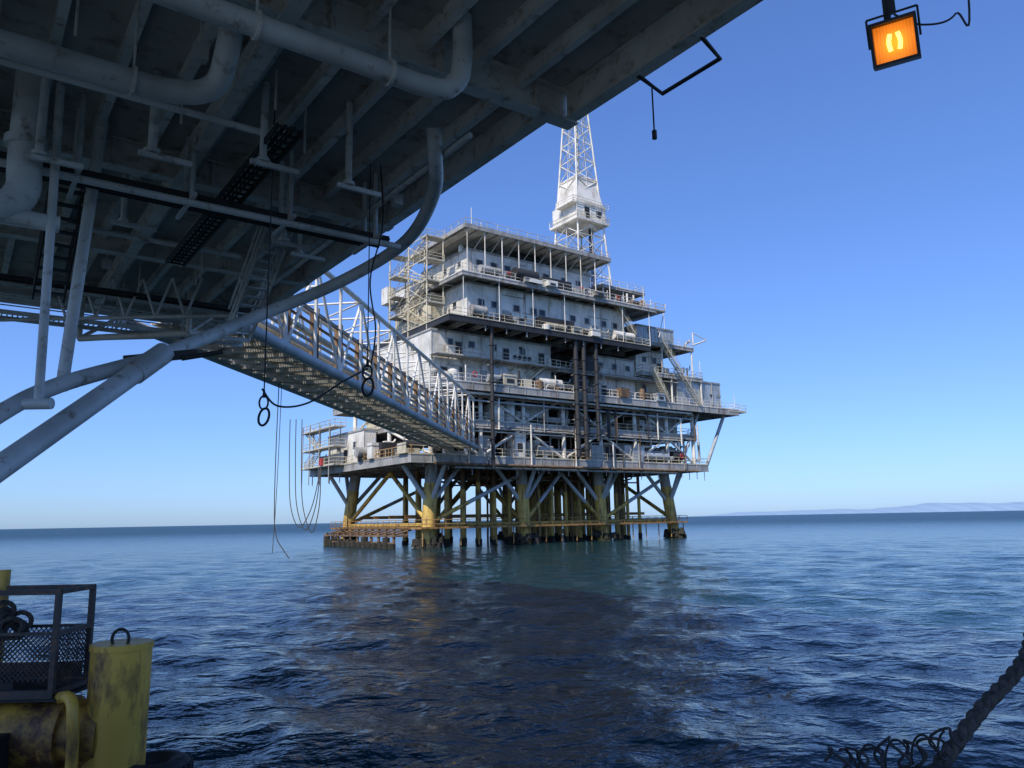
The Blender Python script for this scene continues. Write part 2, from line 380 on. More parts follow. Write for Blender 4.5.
deck(-1.5, 37, -7.2, 16, 31.0, .7, gm='dark', pm='dark', rmb='cream')
module(2.6, 33, -5.2, 14, 31.1, 36.7, 'white', win=[(s, 34.0, 1.0, .85) for s in (5.0, 7.3, 11.2, 14.4, 16.0, 22, 25, 28.4, 30.8)],
       doors=((9.3, 31.15, 'grey'), (19, 31.15), (26.6, 31.15, 'grey')), lwin=[(t, 34, .8, .8) for t in (-2, 1.5, 6, 10)], ldoors=((4, 31.15),))
for k in range(8): K['grey'].tube((4.5+k*3.6, -7, 31), (4.5+k*3.6, -7, 29.4), .1, 6)
deck(0.5, 38.5, -7.4, 15, 37.4, .45, rmb='white', gm='grey')
for k in range(7): K['white'].tube((.8+k*6, -7.2, 31.0), (.8+k*6, -7.2, 36.9), .07, 5)
module(4.0, 27.5, -3.4, 10, 37.45, 42.4, 'white', win=[(s, 40.6, 1.0, .7) for s in (6, 8.5, 11, 15, 18.4, 22, 25)], doors=((13, 37.5), (20.2, 37.5, 'grey'), (26.5, 37.5)),
       lwin=[(t, 40.6, .9, .7) for t in (-1, 3, 7)], ldoors=((1, 37.5),))
K['white'].box(1.6, 29.2, -6.6, 11, 44.35, 44.55)
K['grey'].box(1.5, 29.3, -6.7, -6.5, 44.1, 44.75); K['grey'].box(1.45, 1.65, -6.5, 11, 44.1, 44.7); K['grey'].box(29.2, 29.4, -6.5, 11, 44.1, 44.7)
for k in range(16): K['grey'].box(2+k*1.8, 2.12+k*1.8, -6.5, 11, 44.12, 44.36)
for k in range(10):
    K['white'].tube((2+k*3, -6.4, 37.4), (2+k*3, -6.4, 44.2), .08, 6)
    if k: K['white'].tube((2+k*3, -6.4, 44.0), (2+k*3, -3.5, 42.4), .06, 5)
K['cream'].rail([(1.7, 10.8, 44.55), (1.7, -6.5, 44.55), (29.1, -6.5, 44.55)], 1.1, .04)
clutter(6, 27, 0, 9, 44.5, 12, 1.4, ('white', 'grey', 'dark')); clutter(4, 28, -2.8, 0, 42.4, 10, 1.2, ('white', 'grey', 'dark'))
clutter(5, 27, -7, -5.6, 37.4, 22, 1.2, ('white', 'grey', 'dark', 'grey', 'dark')); clutter(3, 32, -6.8, -5.6, 31.0, 18, 1.4, ('white', 'grey', 'dark', 'cream'))
K['dark'].box(14.5, 21, -6.8, -5.5, 31.3, 33.0); K['dark'].box(15, 20.5, -7.0, -5.7, 37.6, 39.1)
for s in (17, 9.5, 23.5): K['red'].box(s, s+.5, -5.8, -5.4, 38.3, 39.3)
module(0.4, 2.5, 1, 12, 31.1, 36.2, 'cream', lwin=((4, 34, .8, .8), (9, 34, .8, .8)))
for z0, z1, f in ((31, 34.2, 0), (34.2, 37.4, 1), (37.4, 40.6, 0), (40.6, 44.0, 1)):
    if f: stairs((-1.0, 8.5, z0), (-1.0, 0.5, z1), 1, (1, 0))
    else: stairs((-1.0, 0.5, z0), (-1.0, 8.5, z1), 1, (1, 0))
for s in (-1.4, 1.3):
    for t in (-1, 4.5, 10.5): K['cream'].tube((s, t, 22.2), (s, t, 44.2), .11, 6)
for z in (34.2, 37.4, 40.6, 44.0):
    K['grey'].box(-1.5, 1.4, -1.2, .4, z-.1, z); K['grey'].box(-1.5, 1.4, 8.6, 10.8, z-.1, z)
    K['cream'].rail([(1.4, -1.2, z), (-1.5, -1.2, z), (-1.5, 10.8, z)], 1.0, .045)
for z0 in (22.2, 26, 31, 34.2, 37.4, 40.6):
    K['cream'].tube((-1.4, -1, z0), (-1.4, 4.5, z0+3.2), .06, 5); K['cream'].tube((-1.4, 10.5, z0), (-1.4, 4.5, z0+3.2), .06, 5)
module(3, 9, 10.5, 17, 37.45, 41.0, 'white')
module(28.5, 34.5, -2, 9, 37.45, 40.2, 'white', win=((30, 39.2, .8, .6), (33, 39.2, .8, .6)), doors=((31.5, 37.5),))
clutter(29, 38, -6.5, -3, 37.4, 16, 1.8, ('dark', 'dark', 'grey', 'rust', 'white')); clutter(30, 38, 0, 10, 40.2, 10, 2)
deck(29.6, 39.5, -4, 12, 41.2, .3, rmb='white')
for s in (30, 34.5, 39): K['white'].tube((s, -3.8, 37.4), (s, -3.8, 41), .12, 6)
K['cream'].rail([(38.5, -7.3, 37.4), (40.5, -7.3, 37.4), (40.5, 0, 37.4)]); K['grey'].box(38.5, 40.6, -7.4, 0, 37.2, 37.4)
K['white'].tube((39.8, -6.4, 33), (41.8, -6.4, 39), .08, 5)
for t in (18, 22, 26, 29):
    for s in (-7.6, -5.8): K['grey'].tube((s, t, 9.5), (s, t, 19), .08, 5)
for z in (12.2, 15, 18): K['cream'].rail([(-5.8, 16, z), (-7.6, 16, z), (-7.6, 29.5, z)], 1.1, .05); K['grey'].box(-7.7, -5.8, 16, 29.5, z-.12, z-.03)
stairs((-7.2, 29, 12.2), (-7.2, 24, 15), .9, (1, 0)); stairs((-7.2, 24, 15), (-7.2, 29, 18), .9, (1, 0))
K['red'].box(-7.9, -7.7, 20, 21.2, 12.3, 13.4); K['red'].tube((-6.2, -2, 13.2), (-6.05, -2, 13.2), .4, 12)
K['white'].box(-2.2, 3, 19, 27, 22.3, 26.5); K['cream'].box(-2.4, 0, 9, 16, 17.3, 20.4)
for s, t, z, h in ((3, -6, 44.5, 3), (10, 2, 44.5, 5), (28, -6, 44.5, 2.5), (45, -3, 35.6, 2.5), (37, -6, 37.4, 4), (51.5, -4.8, 27.3, 3.2), (59.5, -5.5, 22.2, 3)):
    K['white'].tube((s, t, z), (s, t, z+h), .06, 5)
K['white'].box(-1.6, -.2, 11, 13, 36.9, 39.5)
for s, z in ((3.8, 23.5), (31, 38.5), (44, 13.4)):
    K['red'].path([(s+.35*math.cos(a*math.pi/6), -6.15 if z > 30 or z < 20 else -5.3, z+.35*math.sin(a*math.pi/6)) for a in range(12)], .08, 6, True)

legs.build('jacket_legs', M['yellow'], plat); legtop.build('leg_tops', M['grey'], plat); growth.build('marine_growth', M['mussel'], plat)
cond.build('well_conductors', M['yellow'], plat); condtop.build('conductor_tops', M['rust'], plat); brace.build('leg_top_struts', M['blue'], plat); ybrace.build('jacket_braces', M['yellow'], plat)
landing.build('jacket_walkway', M['orange'], plat); bl.build('boat_landing', M['rust'], plat)
K.done(plat, {'white': 'white_modules', 'glass': 'windows', 'cream': 'railings', 'grey': 'deck_girders', 'dark': 'exhaust_risers_machinery_and_shade_sheets', 'silver': 'clad_modules', 'rust': 'process_piping', 'red': 'safety_gear', 'blue': 'corner_braces', 'orange': 'lower_deck_railing'})

# ================================================================ DERRICK
der = empty('drilling_derrick', (0, 0, 0), 0)
c, s_ = math.cos(ANG), math.sin(ANG)
dx, dy = 34.0, 6.0
der.location = (-11.3+dx*c-dy*s_, 107+dx*s_+dy*c, 0); der.rotation_euler = (0, 0, ANG)
D = MB(); DB = MB(); DD = MB()
Z0, Z1 = 41.2, 86.0
def hw(z): return 3.9+(1.0-3.9)*(z-Z0)/(Z1-Z0)
lv = [Z0+(Z1-Z0)*(1-(1-i/13)**1.12) for i in range(14)]
for a, b in zip(lv[:-1], lv[1:]):
    ha, hb = hw(a), hw(b); ca = [(-ha, -ha), (ha, -ha), (ha, ha), (-ha, ha)]; cb = [(-hb, -hb), (hb, -hb), (hb, hb), (-hb, hb)]
    for i in range(4):
        j = (i+1) % 4
        D.tube((*ca[i], a), (*cb[i], b), .17, 6); D.tube((*cb[i], b), (*cb[j], b), .09, 5)
        D.tube((*ca[i], a), (*cb[j], b), .085, 5); D.tube((*ca[j], a), (*cb[i], b), .085, 5)
        mid = ((ca[i][0]+ca[j][0])/2, (ca[i][1]+ca[j][1])/2)
        D.tube((*mid, a), ((cb[i][0]+cb[j][0])/2, (cb[i][1]+cb[j][1])/2, b), .05, 4)
D.box(-4.5, 4.5, -4.5, 4.5, Z0-.3, Z0); D.rail([(-4.4, -4.4, Z0), (4.4, -4.4, Z0), (4.4, 4.4, Z0)], 1.1, .05)
DB.box(-3.8, 3.8, -3.8, 3.8, 55.0, 55.25); DB.box(-3.4, 3.4, -3.4, 3.4, 55.25, 58.6)
DB.add([(-3.1,-3.1,58.6),(3.1,-3.1,58.6),(3.1,3.1,58.6),(-3.1,3.1,58.6),(-2.2,-2.2,64),(2.2,-2.2,64),(2.2,2.2,64),(-2.2,2.2,64)], [(0,1,5,4),(1,2,6,5),(2,3,7,6),(3,0,4,7),(4,5,6,7)])
D.rail([(-3.8, 3.8, 55.25), (-3.8, -3.8, 55.25), (3.8, -3.8, 55.25), (3.8, 3.8, 55.25)], 1.1, .06)
D.box(-4.6, -3.4, -3.5, 1, 57.9, 58.0); D.rail([(-4.5, 1, 58), (-4.5, -3.7, 58), (3.8, -3.7, 58)], 1.0, .05)
for k in range(5): D.box(-3.45+k*1.6, -3.33+k*1.6, -3.46, -3.3, 55.3, 58.6)
DD.box(-.5, .5, -.6, .6, 47, 49.5); DD.tube((0, 0, 41), (0, 0, 47), .2, 8); DD.tube((.3, 0, 49), (.3, 0, 80), .05, 5); DD.tube((-.3, 0, 49), (-.3, 0, 80), .05, 5)
DD.box(-2.6, -1.6, -3.4, -2, 41.2, 44); DD.box(1.2, 2.8, -3.2, -1, 41.2, 43.6)
for k in range(6): DD.tube((1.5+k*.2, -1, 41.5), (1.3+k*.15, -1, 54.9), .06, 5)
DD.box(-1.7, -.6, -3.46, -3.35, 55.6, 57.6); DD.box(1.1, 2.3, -3.46, -3.35, 56.2, 57.4)
D.build('derrick_lattice', M['white'], der); DB.build('monkey_board_housing', M['white'], der); DD.build('travelling_block_and_pipe', M['dark'], der)

# ================================================================ BRIDGE
bang = math.atan2(-8.2, 65.7)
br = empty('connecting_bridge', (-13.4, 38.3, 13.3), bang)
B = Kit(); W = 4.9; H = 6.5; LB = 66.5; NP = 15; st = LB/NP
for x in (0, -W):
    B['white'].tube((x, -2, H), (x, LB-1, H), .19, 10)
    for i in range(NP+1):
        y = i*st; B['white'].tube((x, min(y, LB-1), .1), (x, min(y, LB-1), H), .11, 8)
        if i < NP:
            y2 = min(y+st, LB-1)
            (B['white'].tube((x, y, .1), (x, y2, H), .1, 8)) if i % 2 else (B['white'].tube((x, y, H), (x, y2, .1), .1, 8))
            B['grey'].tube((x, y, H*.5), (x, y2, H*.5), .06, 6)
B['blue'].tube((.15, -3, 0), (.15, LB, 0), .33, 14); B['blue'].tube((-W-.1, -3, 0), (-W-.1, LB, 0), .27, 14)
for i in range(NP*3+1):
    y = i*st/3; B['white'].ibeam((-W+.2, y, .05), (-.15, y, .05), .18, .34, .03)
for x in (-3.7, -2.5, -1.3): B['cream'].ibeam((x, -1, .18), (x, LB, .18), .14, .22, .02)
for i in range(33):
    x = -W+.15+i*(W-.3)/32; B['bgrey'].box(x-.05, x+.05, -1, LB, .29, .35)
B['bgrey'].box(-4.6, -3.5, -1, LB, .36, .38)
for i in range(NP):
    y = i*st
    B['cream'].tube((-W+.2, y, -.12), (-.2, y+st, -.12), .06, 6)
    B['white'].tube((0, y, H), (-W, y, H), .09, 6); B['white'].tube((0, y, H), (-W, min(y+st, LB-1), H), .07, 6)
for x, z, r, m in ((-.5, 1.1, .16, 'silver'), (-.5, 1.6, .12, 'grey'), (-.5, 2.1, .2, 'cream'), (-.55, 2.8, .1, 'rust'), (-4.3, 1, .18, 'grey'), (-4.3, 1.6, .15, 'cream'), (-4.4, 4.4, .12, 'rust'), (-1.0, 1.1, .13, 'cream'), (-.45, 3.6, .14, 'dark')):
    B[m].tube((x, -3, z), (x, LB+2, z), r, 8)
B['cream'].rail([(-1.6, 0, .35), (-1.6, LB, .35)], 1.1, .035, 2.2); B['cream'].rail([(-3.4, 0, .35), (-3.4, LB, .35)], 1.1, .035, 2.2)
for i in range(NP): B['rust'].box(-.8, -.2, i*st+1, i*st+1.12, .4, 3.9)
for x in (.2, -W):
    B['white'].tube((x, 0, -.1), (x*1.0, -6, -1.6), .12, 8); B['white'].tube((x, -6, .3), (x, -6, -1.6), .12, 8); B['white'].tube((x, -3, .3), (x, -6, -1.6), .09, 8)
B['white'].tube((.2, -6, -1.6), (-W, -6, -1.6), .14, 8)
B.done(br, {'white': 'truss_members', 'blue': 'bottom_chords', 'cream': 'walkway_stringers', 'bgrey': 'floor_grating', 'grey': 'mid_rails', 'silver': 'service_pipe', 'rust': 'pipe_supports', 'dark': 'cable_duct'})

# ================================================================ NEAR PLATFORM (overhead)
near = empty('overhead_platform_deck', (-12.7, 39.2, 0), ANG)
U = Kit()
def N(a, b, z): return (a, -b, z)
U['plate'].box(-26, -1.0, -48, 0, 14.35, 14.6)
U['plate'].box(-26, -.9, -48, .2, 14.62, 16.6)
U['beam'].ibeam(N(-.75, 25.3, 13.98), N(-.75, 48, 13.98), .35, .9, .05); U['beam'].ibeam(N(-1.35, 0, 13.98), N(-1.35, 25, 13.98), .35, .9, .05)
U['beam'].box(-26, -1.5, -.18, .12, 13.5, 14.5)
U['beam'].box(-1.0, -.6, -48, -25.3, 14.44, 14.75)
for k in range(18):
    a = -2.3-k*1.35
    U['beam'].ibeam(N(a, .2, 14.16), N(a, 48, 14.16), .2, .42, .03)
for b in (0.6, 8.5, 16.2, 25.2, 33, 41):
    U['beam'].ibeam(N(-26, b, 13.93), N(-1.15 if b < 25 else -.5, b, 13.93), .42, .86, .05)
    for k in range(9):
        a = -1.8-k*2.7; U['beam'].box(a-.02, a+.02, -b-.19, -b+.19, 13.56, 14.3)
for k in range(16):
    b = 26+k*1.4; U['beam'].box(-.75, -.6, -b-.02, -b+.02, 13.56, 14.38)
U['beam'].ibeam(N(-8.1, 0, 13.75), N(-8.1, 48, 13.75), .35, .6, .05); U['beam'].ibeam(N(-16.1, 0, 13.75), N(-16.1, 48, 13.75), .35, .6, .05)
def tray(p, q, w, mb='dark'):
    p = Vector(p); q = Vector(q); d = (q-p); L = d.length; d.normalize(); x = d.cross(Vector((0, 0, 1))).normalized()*w/2
    U[mb].beam(p+x, q+x, .05, .16); U[mb].beam(p-x, q-x, .05, .16)
    k = int(L/.35)
    for i in range(k+1):
        c = p.lerp(q, i/k); U[mb].beam(c-x, c+x, .07, .05)
    for i in range(5):
        o = x*R.uniform(-.75, .75)+Vector((0, 0, .06)); U['black'].tube(p+o, q+o, .03, 5)
tray(N(-24, 18, 12.25), N(-2.3, 18, 12.25), .7); tray(N(-24, 17.1, 12.5), N(-2.6, 17.1, 12.5), .45)
tray(N(-7.0, 11, 12.7), N(-7.0, 22.5, 12.7), .6)
tray(N(-24, 6, 12.7), N(-1.8, 6, 12.7), .4)
# suspended catwalk and stair flight that lead to the bridge
for i in range(60):
    a = -13+i*.18; U['pipe'].beam(N(a, 3.0, 11.9), N(a, 4.1, 11.9), .05, .04)
for b in (3.0, 4.1):
    U['pipe'].beam(N(-13, b, 11.85), N(-2.2, b, 11.85), .06, .18)
    for a in (-13, -10.3, -7.6, -4.9, -2.2): U['pipe'].tube(N(a, b, 11.85), N(a, b, 14.3), .045, 6)
    U['pipe'].tube(N(-13, b, 12.9), N(-2.2, b, 12.9), .035, 6); U['pipe'].tube(N(-13, b, 12.4), N(-2.2, b, 12.4), .03, 6)
stairs(N(-3.6, 13.2, 13.9), N(-3.6, 8.9, 10.9), .9, (-1, 0), 'pipe', U)
stairs(N(-10.2, 14.5, 13.9), N(-10.2, 9.5, 11.2), .9, (-1, 0), 'dark', U)
U['pipe'].tube(N(-24, 18.5, 12.0), N(-2.0, 18.5, 12.0), .1, 8)
for k in range(7):
    a = -2.8-k*2.7
    for b in (17.6, 18.4): U['pipe'].tube(N(a, b, 12.1), N(a, b, 14.3), .07, 8)
    U['pipe'].beam(N(a, 16.8, 12.15), N(a, 18.8, 12.15), .1, .1)
U['pipe'].path(smooth_path([N(-24, 23, 12.5), N(-12, 23, 12.5), N(-9.9, 23.0, 12.5), N(-9.0, 23.3, 12.7), N(-8.9, 24, 13.2), N(-8.9, 24.4, 14.3)], 8), .25, 18)
U['pipe'].path(smooth_path([N(-24, 26.2, 12.5), N(-8, 26.2, 12.5), N(-5.4, 26.2, 12.5), N(-4.8, 26.3, 12.7), N(-4.65, 26.4, 13.2), N(-4.65, 26.4, 14.3)], 8), .22, 18)
for a in (-10.5, -13.2, -16): U['beam'].tube(N(a, 23, 12.5), N(a+.06, 23, 12.5), .31, 18); U['beam'].tube(N(a+.03, 23, 12.7), N(a+.03, 23, 14.3), .03, 6)
for a in (-6.3, -9, -12): U['beam'].tube(N(a, 26.2, 12.5), N(a+.06, 26.2, 12.5), .28, 18); U['beam'].tube(N(a+.03, 26.2, 12.7), N(a+.03, 26.2, 14.3), .03, 6)
U['pipe'].tube(N(-24, 21.4, 13.0), N(-7.3, 21.4, 13.0), .09, 10)
for a, b, z, r in ((-9.6, 20.5, 12.2, .11), (-7.3, 21.5, 12.2, .09), (-5.2, 21.8, 12.0, .09), (-5.2, 17.0, 12.0, .1), (-11.8, 19.6, 11.9, .1), (-9.4, 15.5, 12.2, .08), (-13.4, 16, 12.1, .1), (-3.8, 14.6, 12.6, .07)):
    U['pipe'].tube(N(a, b, z), N(a, b, 14.3), r, 10); U['pipe'].tube(N(a, b, z), N(a, b, z+.08), r*1.8, 10)
    U['pipe'].beam(N(a-.3, b, z-.05), N(a+.9, b, z-.05), .1, .12)
for b, z, r in ((1.8, 12.9, .12), (5.2, 12.8, .16), (11.8, 13.1, .09)):
    U['pipe'].tube(N(-24, b, z), N(-2.0-R.uniform(0, 3), b, z), r, 10)
for a, z, r in ((-2.9, 13.1, .08), (-12.9, 13.1, .11)):
    U['pipe'].tube(N(a, 0, z), N(a, 24, z), r, 10)
for k in range(34):
    a = -R.uniform(2.2, 22); b = R.uniform(1, 26); z = 13.4-R.uniform(0, .4)
    if R.random() < .5: U['pipe'].box(a-.15, a+.15, -b-.12, -b+.12, z, z+.35); U['beam'].tube(N(a, b, z+.3), N(a, b, 14.3), .03, 5)
    else: U['beam'].tube(N(a, b, z-.1), N(a, b, 14.3), .03, 5)
U['dark'].path([N(-.75, 27.8, 13.55), N(.05, 27.8, 13.35), N(.05, 29.5, 13.35), N(-.75, 29.6, 13.6)], .055, 8)
U['dark'].tube(N(-.3, 27.8, 13.4), N(-.3, 27.8, 12.2), .02, 6); U['dark'].tube(N(-.3, 27.8, 12.3), N(-.3, 27.8, 12.1), .06, 8)
U.done(near, {'plate': 'deck_plating', 'beam': 'deck_beams', 'dark': 'cable_trays', 'black': 'tray_cables', 'pipe': 'service_pipes'})
X = Kit()
X['pipe'].path(smooth_path([(-1.92, 18.6, 13.6), (-1.92, 19, 13.04), (-2.1, 20.5, 12.7), (-2.96, 23, 12.5), (-4.15, 24.5, 12.2), (-6.1, 25, 11.35), (-8.4, 24, 10.0), (-9.8, 21, 8.2), (-11.05, 18.5, 6.95), (-11.5, 17, 6.0), (-11.6, 15, 4.6)], 10), .2, 20)
X['pipe'].tube((-11.9, 9.5, .2), (-9.75, 20.5, 7.95), .26, 20); X['pipe'].tube((-9.9, 19.8, 7.45), (-9.65, 20.9, 8.25), .3, 20)
X['pipe'].tube((-10.6, 17, 6.3), (-10.75, 17, 14.2), .1, 12); X['pipe'].tube((-11.3, 19, 6.9), (-10.8, 19, 14.2), .15, 12)
X['pipe'].tube((-10.9, 17, 6.25), (-10.3, 17, 6.25), .13, 10)
X['pipe'].path(smooth_path([(-11.3, 16.8, 14.3), (-11.3, 16.8, 12), (-11.3, 16.8, 11.2), (-11.6, 16.5, 10.7), (-12.4, 16, 10.55), (-15, 14.2, 10.5)], 8), .36, 20)
X['pipe'].tube((-11.3, 16.8, 12.3), (-11.3, 16.8, 12.5), .46, 20); X['pipe'].tube((-12.6, 15.85, 10.55), (-10.6, 17.2, 10.55), .2, 12)
X['pipe'].tube((-12.8, 8, -3), (-12.8, 8, 14.2), .9, 28)
for k in range(5):
    X['pipe'].tube((-12.5-k*1.2, 30, 13.4), (-13.1-k*1.2, 30, 11.8), .05, 6); X['pipe'].tube((-13.7-k*1.2, 30, 13.4), (-13.1-k*1.2, 30, 11.8), .05, 6)
X['pipe'].tube((-11, 30, 11.8), (-22, 30, 11.8), .08, 8)
X['dark'].beam((-10.4, 20.2, 7.9), (-8.9, 21.3, 8.3), .12, .25); X['dark'].tube((-9.2, 21, 8.1), (-8.3, 21.6, 8.4), .07, 8)
xe = empty('support_pipework', (0, 0, 0)); X.done(xe, {'pipe': 'curved_tubular_and_braces', 'dark': 'clamps'})

# ================================================================ hanging slings
def sling(name, x, y, z, ztop, extra=None, k=.8):
    e = empty(name, (x, y, z)); m = MB(); m.tube((0, 0, .75*k), (0, 0, ztop-z), .016, 6)
    m.tube((0, 0, .55*k), (0, 0, .78*k), .05*k, 10, .03*k)
    m.path([(.13*k*math.cos(a), 0, k*(.4+.2*math.sin(a))) for a in [i*math.pi/10 for i in range(20)]], .028*k, 8, True)
    m.path([(k*(.02+.15*math.sin(a)), k*.12*math.cos(a), k*(-.02+.27*math.cos(a))) for a in [i*math.pi/12 for i in range(24)]], .036*k, 8, True)
    if extra:
        for p, r in extra: m.path(p, r, 7)
    m.build('cable_and_shackles', M['black'], e)
sling('crane_sling', -5.85, 17.9, 6.0, 13.9)
sling('crane_sling', -4.05, 21.2, 7.25, 13.9, [
    (smooth_path([(0, 0, .5), (-.5, -.8, .0), (-1.1, -2, -.75), (-1.6, -2.9, -.95), (-1.85, -3.3, -.6)], 8), .025),
    (smooth_path([(.1, 0, .6), (.25, -.2, 1.6), (.1, -.3, 3), (.45, -.4, 4.6), (.3, 0, 6.6)], 8), .022)], 1.0)
hm = MB()
for a in range(3):
    o = a*.9
    hm.path(smooth_path([(-33.5+o, 115, 19), (-33.4+o, 115, 12), (-33.0+o, 115, 6), (-31.6+o, 115, 3.0-a*.4), (-30.0+o*.6, 115.5, 6), (-29.2, 117, 11.8)], 10), .07, 6)
hm.path(smooth_path([(-16.3, 53, 13.2), (-16.35, 53, 8), (-16.3, 53, 4), (-16.1, 53, 2.6), (-15.7, 53, 1.9), (-15.2, 53, 1.2)], 8), .035, 6)
hm.path(smooth_path([(-16.1, 53, 13.2), (-16.2, 53, 6), (-16.35, 53, 1.6)], 8), .025, 6)
he = empty('hanging_hoses', (0, 0, 0)); hm.build('hose_lines', M['rope'], he)

# ================================================================ FLOODLIGHT (lit)
fl = empty('floodlight', (3.36, 6.05, 7.51))
tgt = Vector((-.9, -1.0, 4.2)) - Vector(fl.location)
fl.rotation_euler = tgt.to_track_quat('-Y', 'Z').to_euler()
hs = MB(); w = .185
for x0, x1, z0, z1 in ((-w, w, w-.025, w), (-w, w, -w, -w+.025), (-w, -w+.025, -w+.025, w-.025), (w-.025, w, -w+.025, w-.025)):
    hs.box(x0, x1, -.08, .12, z0, z1)
hs.box(-w+.02, w-.02, .09, .14, -w+.02, w-.02); hs.box(-.12, .12, .14, .24, -.12, .12)
hs.tube((-w-.015, .06, 0), (-w-.015, .06, w+.06), .01, 8); hs.tube((w+.015, .06, 0), (w+.015, .06, w+.06), .01, 8)
hs.tube((-w-.015, .06, w+.06), (w+.015, .06, w+.06), .01, 8); hs.tube((0, .06, w+.05), (0, .06, w+.2), .04, 12)
hs.build('housing', M['black'], fl)
def emis(name, col, st, noise=False):
    m = bpy.data.materials.new(name); m.use_nodes = True; nt = m.node_tree; b = nt.nodes['Principled BSDF']
    b.inputs['Base Color'].default_value = (*col, 1); b.inputs['Emission Color'].default_value = (*col, 1); b.inputs['Emission Strength'].default_value = st
    if noise:
        tc = nt.nodes.new('ShaderNodeTexCoord'); gr = nt.nodes.new('ShaderNodeTexGradient'); gr.gradient_type = 'SPHERICAL'
        mp = nt.nodes.new('ShaderNodeMapping'); mp.inputs['Scale'].default_value = (4.2, 0.1, 4.2)
        nt.links.new(tc.outputs['Object'], mp.inputs['Vector']); nt.links.new(mp.outputs['Vector'], gr.inputs['Vector'])
        wv = nt.nodes.new('ShaderNodeTexWave'); wv.inputs['Scale'].default_value = 12; wv.inputs['Distortion'].default_value = 1.5; wv.bands_direction = 'X'
        nt.links.new(tc.outputs['Object'], wv.inputs['Vector'])
        ma = nt.nodes.new('ShaderNodeMath'); ma.operation = 'MULTIPLY_ADD'; ma.inputs[1].default_value = .25; nt.links.new(wv.outputs['Fac'], ma.inputs[0]); nt.links.new(gr.outputs['Fac'], ma.inputs[2])
        r = nt.nodes.new('ShaderNodeValToRGB')
        r.color_ramp.elements[0].color = (.42, .07, .004, 1); r.color_ramp.elements[1].color = (1.0, .30, .02, 1); r.color_ramp.elements[1].position = .9
        nt.links.new(ma.outputs[0], r.inputs['Fac']); nt.links.new(r.outputs['Color'], b.inputs['Emission Color'])
    return m
rf = MB(); rf.box(-w+.025, w-.025, .05, .088, -w+.025, w-.025); rf.build('glowing_reflector', emis('sodium_glow', (1.0, .27, .015), .9, True), fl)
bb = MB(); bb.path(smooth_path([(-.035, .0, -.07), (-.045, .0, 0), (-.03, 0, .07)], 6), .018, 10); bb.path(smooth_path([(.035, .0, -.07), (.045, .0, 0), (.03, 0, .07)], 6), .018, 10)
bb.build('bulb', emis('sodium_bulb', (1.0, .62, .12), 3.0), fl)
fc = MB(); fc.tube((3.36, 6.12, 7.75), (3.36, 6.12, 14.3), .03, 8)
fc.path(smooth_path([(3.42, 6.12, 7.82), (3.65, 6.1, 7.70), (3.95, 6.1, 7.80), (4.1, 6.1, 8.3), (4.2, 6.1, 14.3)], 10), .009, 6)
fo = fc.build('stem_and_cable', M['black']); fo.parent = fl
fo.matrix_parent_inverse = Matrix.LocRotScale(fl.location, fl.rotation_euler, None).inverted()

# ================================================================ NEAR BOAT BUMPER (bottom left)
bp_ = empty('boat_bumper', (0, 0, 0)); Y = Kit()
Y['nearyellow'].tube((-3.56, 7.2, -2), (-3.54, 7.2, 2.46), .25, 40)
Y['nearyellow'].tube((-3.54, 7.2, 2.43), (-3.54, 7.2, 2.48), .262, 40)
Y['nearrust'].tube((-8, 7.15, 1.78), (-3.6, 7.2, 1.72), .28, 36)
Y['nearrust'].tube((-4.05, 7.18, 1.73), (-3.92, 7.18, 1.73), .31, 36)
Y['nearyellow'].path(smooth_path([(-3.95, 7.0, 2.06), (-3.82, 6.92, 2.07), (-3.75, 6.86, 1.95), (-3.73, 6.86, 1.6), (-3.74, 6.86, 1.2)], 8), .05, 12)
Y['nearyellow'].tube((-4.85, 7.5, 1.6), (-4.85, 7.5, 3.12), .05, 16)
Y['nearrust'].tube((-8, 8.2, 1.2), (-4.2, 7.4, .6), .16, 16)
Y['black'].path([(-3.52+.075*math.cos(a), 7.12, 2.52+.085*math.sin(a)) for a in [i*math.pi/10 for i in range(20)]], .014, 8, True)
x0, x1, y0, y1, z0, z1 = -6.2, -3.98, 6.95, 7.5, 2.10, 2.95
for y in (y0, y1):
    Y['cage'].beam((x0, y, z1), (x1, y, z1), .04, .045); Y['cage'].beam((x0, y, z0), (x1, y, z0), .05, .07); Y['cage'].beam((x0, y, 2.60), (x1, y, 2.60), .025, .025)
    for x in (-4.0, -5.0, -5.9): Y['cage'].beam((x, y, z0), (x, y, z1), .045, .045)
for z in (z0, 2.60, z1): Y['cage'].beam((x1-.02, y0, z), (x1-.02, y1, z), .04, .04)
Y['black'].box(x0, x1+.03, y0-.02, y1+.02, 2.04, 2.06); Y['cage'].box(x0, x1-.06, y1-.03, y1-.01, 2.14, 2.28)
Y['black'].box(-6.2, -4.35, y0+.02, y0+.04, 2.12, 2.24)
def mesh_panel(f, L, Hh, st=.045):
    n = int((L+Hh)/st)
    for i in range(n):
        u = i*st
        a = (min(u, L), max(0, u-L)); b = (max(0, u-Hh), min(u, Hh)); Y['cage'].tube(f(*a), f(*b), .005, 4)
        a = (max(0, L-u), max(0, u-L)); b = (min(L, L-(u-Hh)), min(u, Hh)); Y['cage'].tube(f(*a), f(*b), .005, 4)
mesh_panel(lambda u, v: (x0+.6+u, y0+.01, 2.2+v), 1.6, .4); mesh_panel(lambda u, v: (x1-.03, y0+u, 2.2+v), .55, .4)
mesh_panel(lambda u, v: (x0+.6+u, y1-.03, 2.3+v), 1.6, .3)
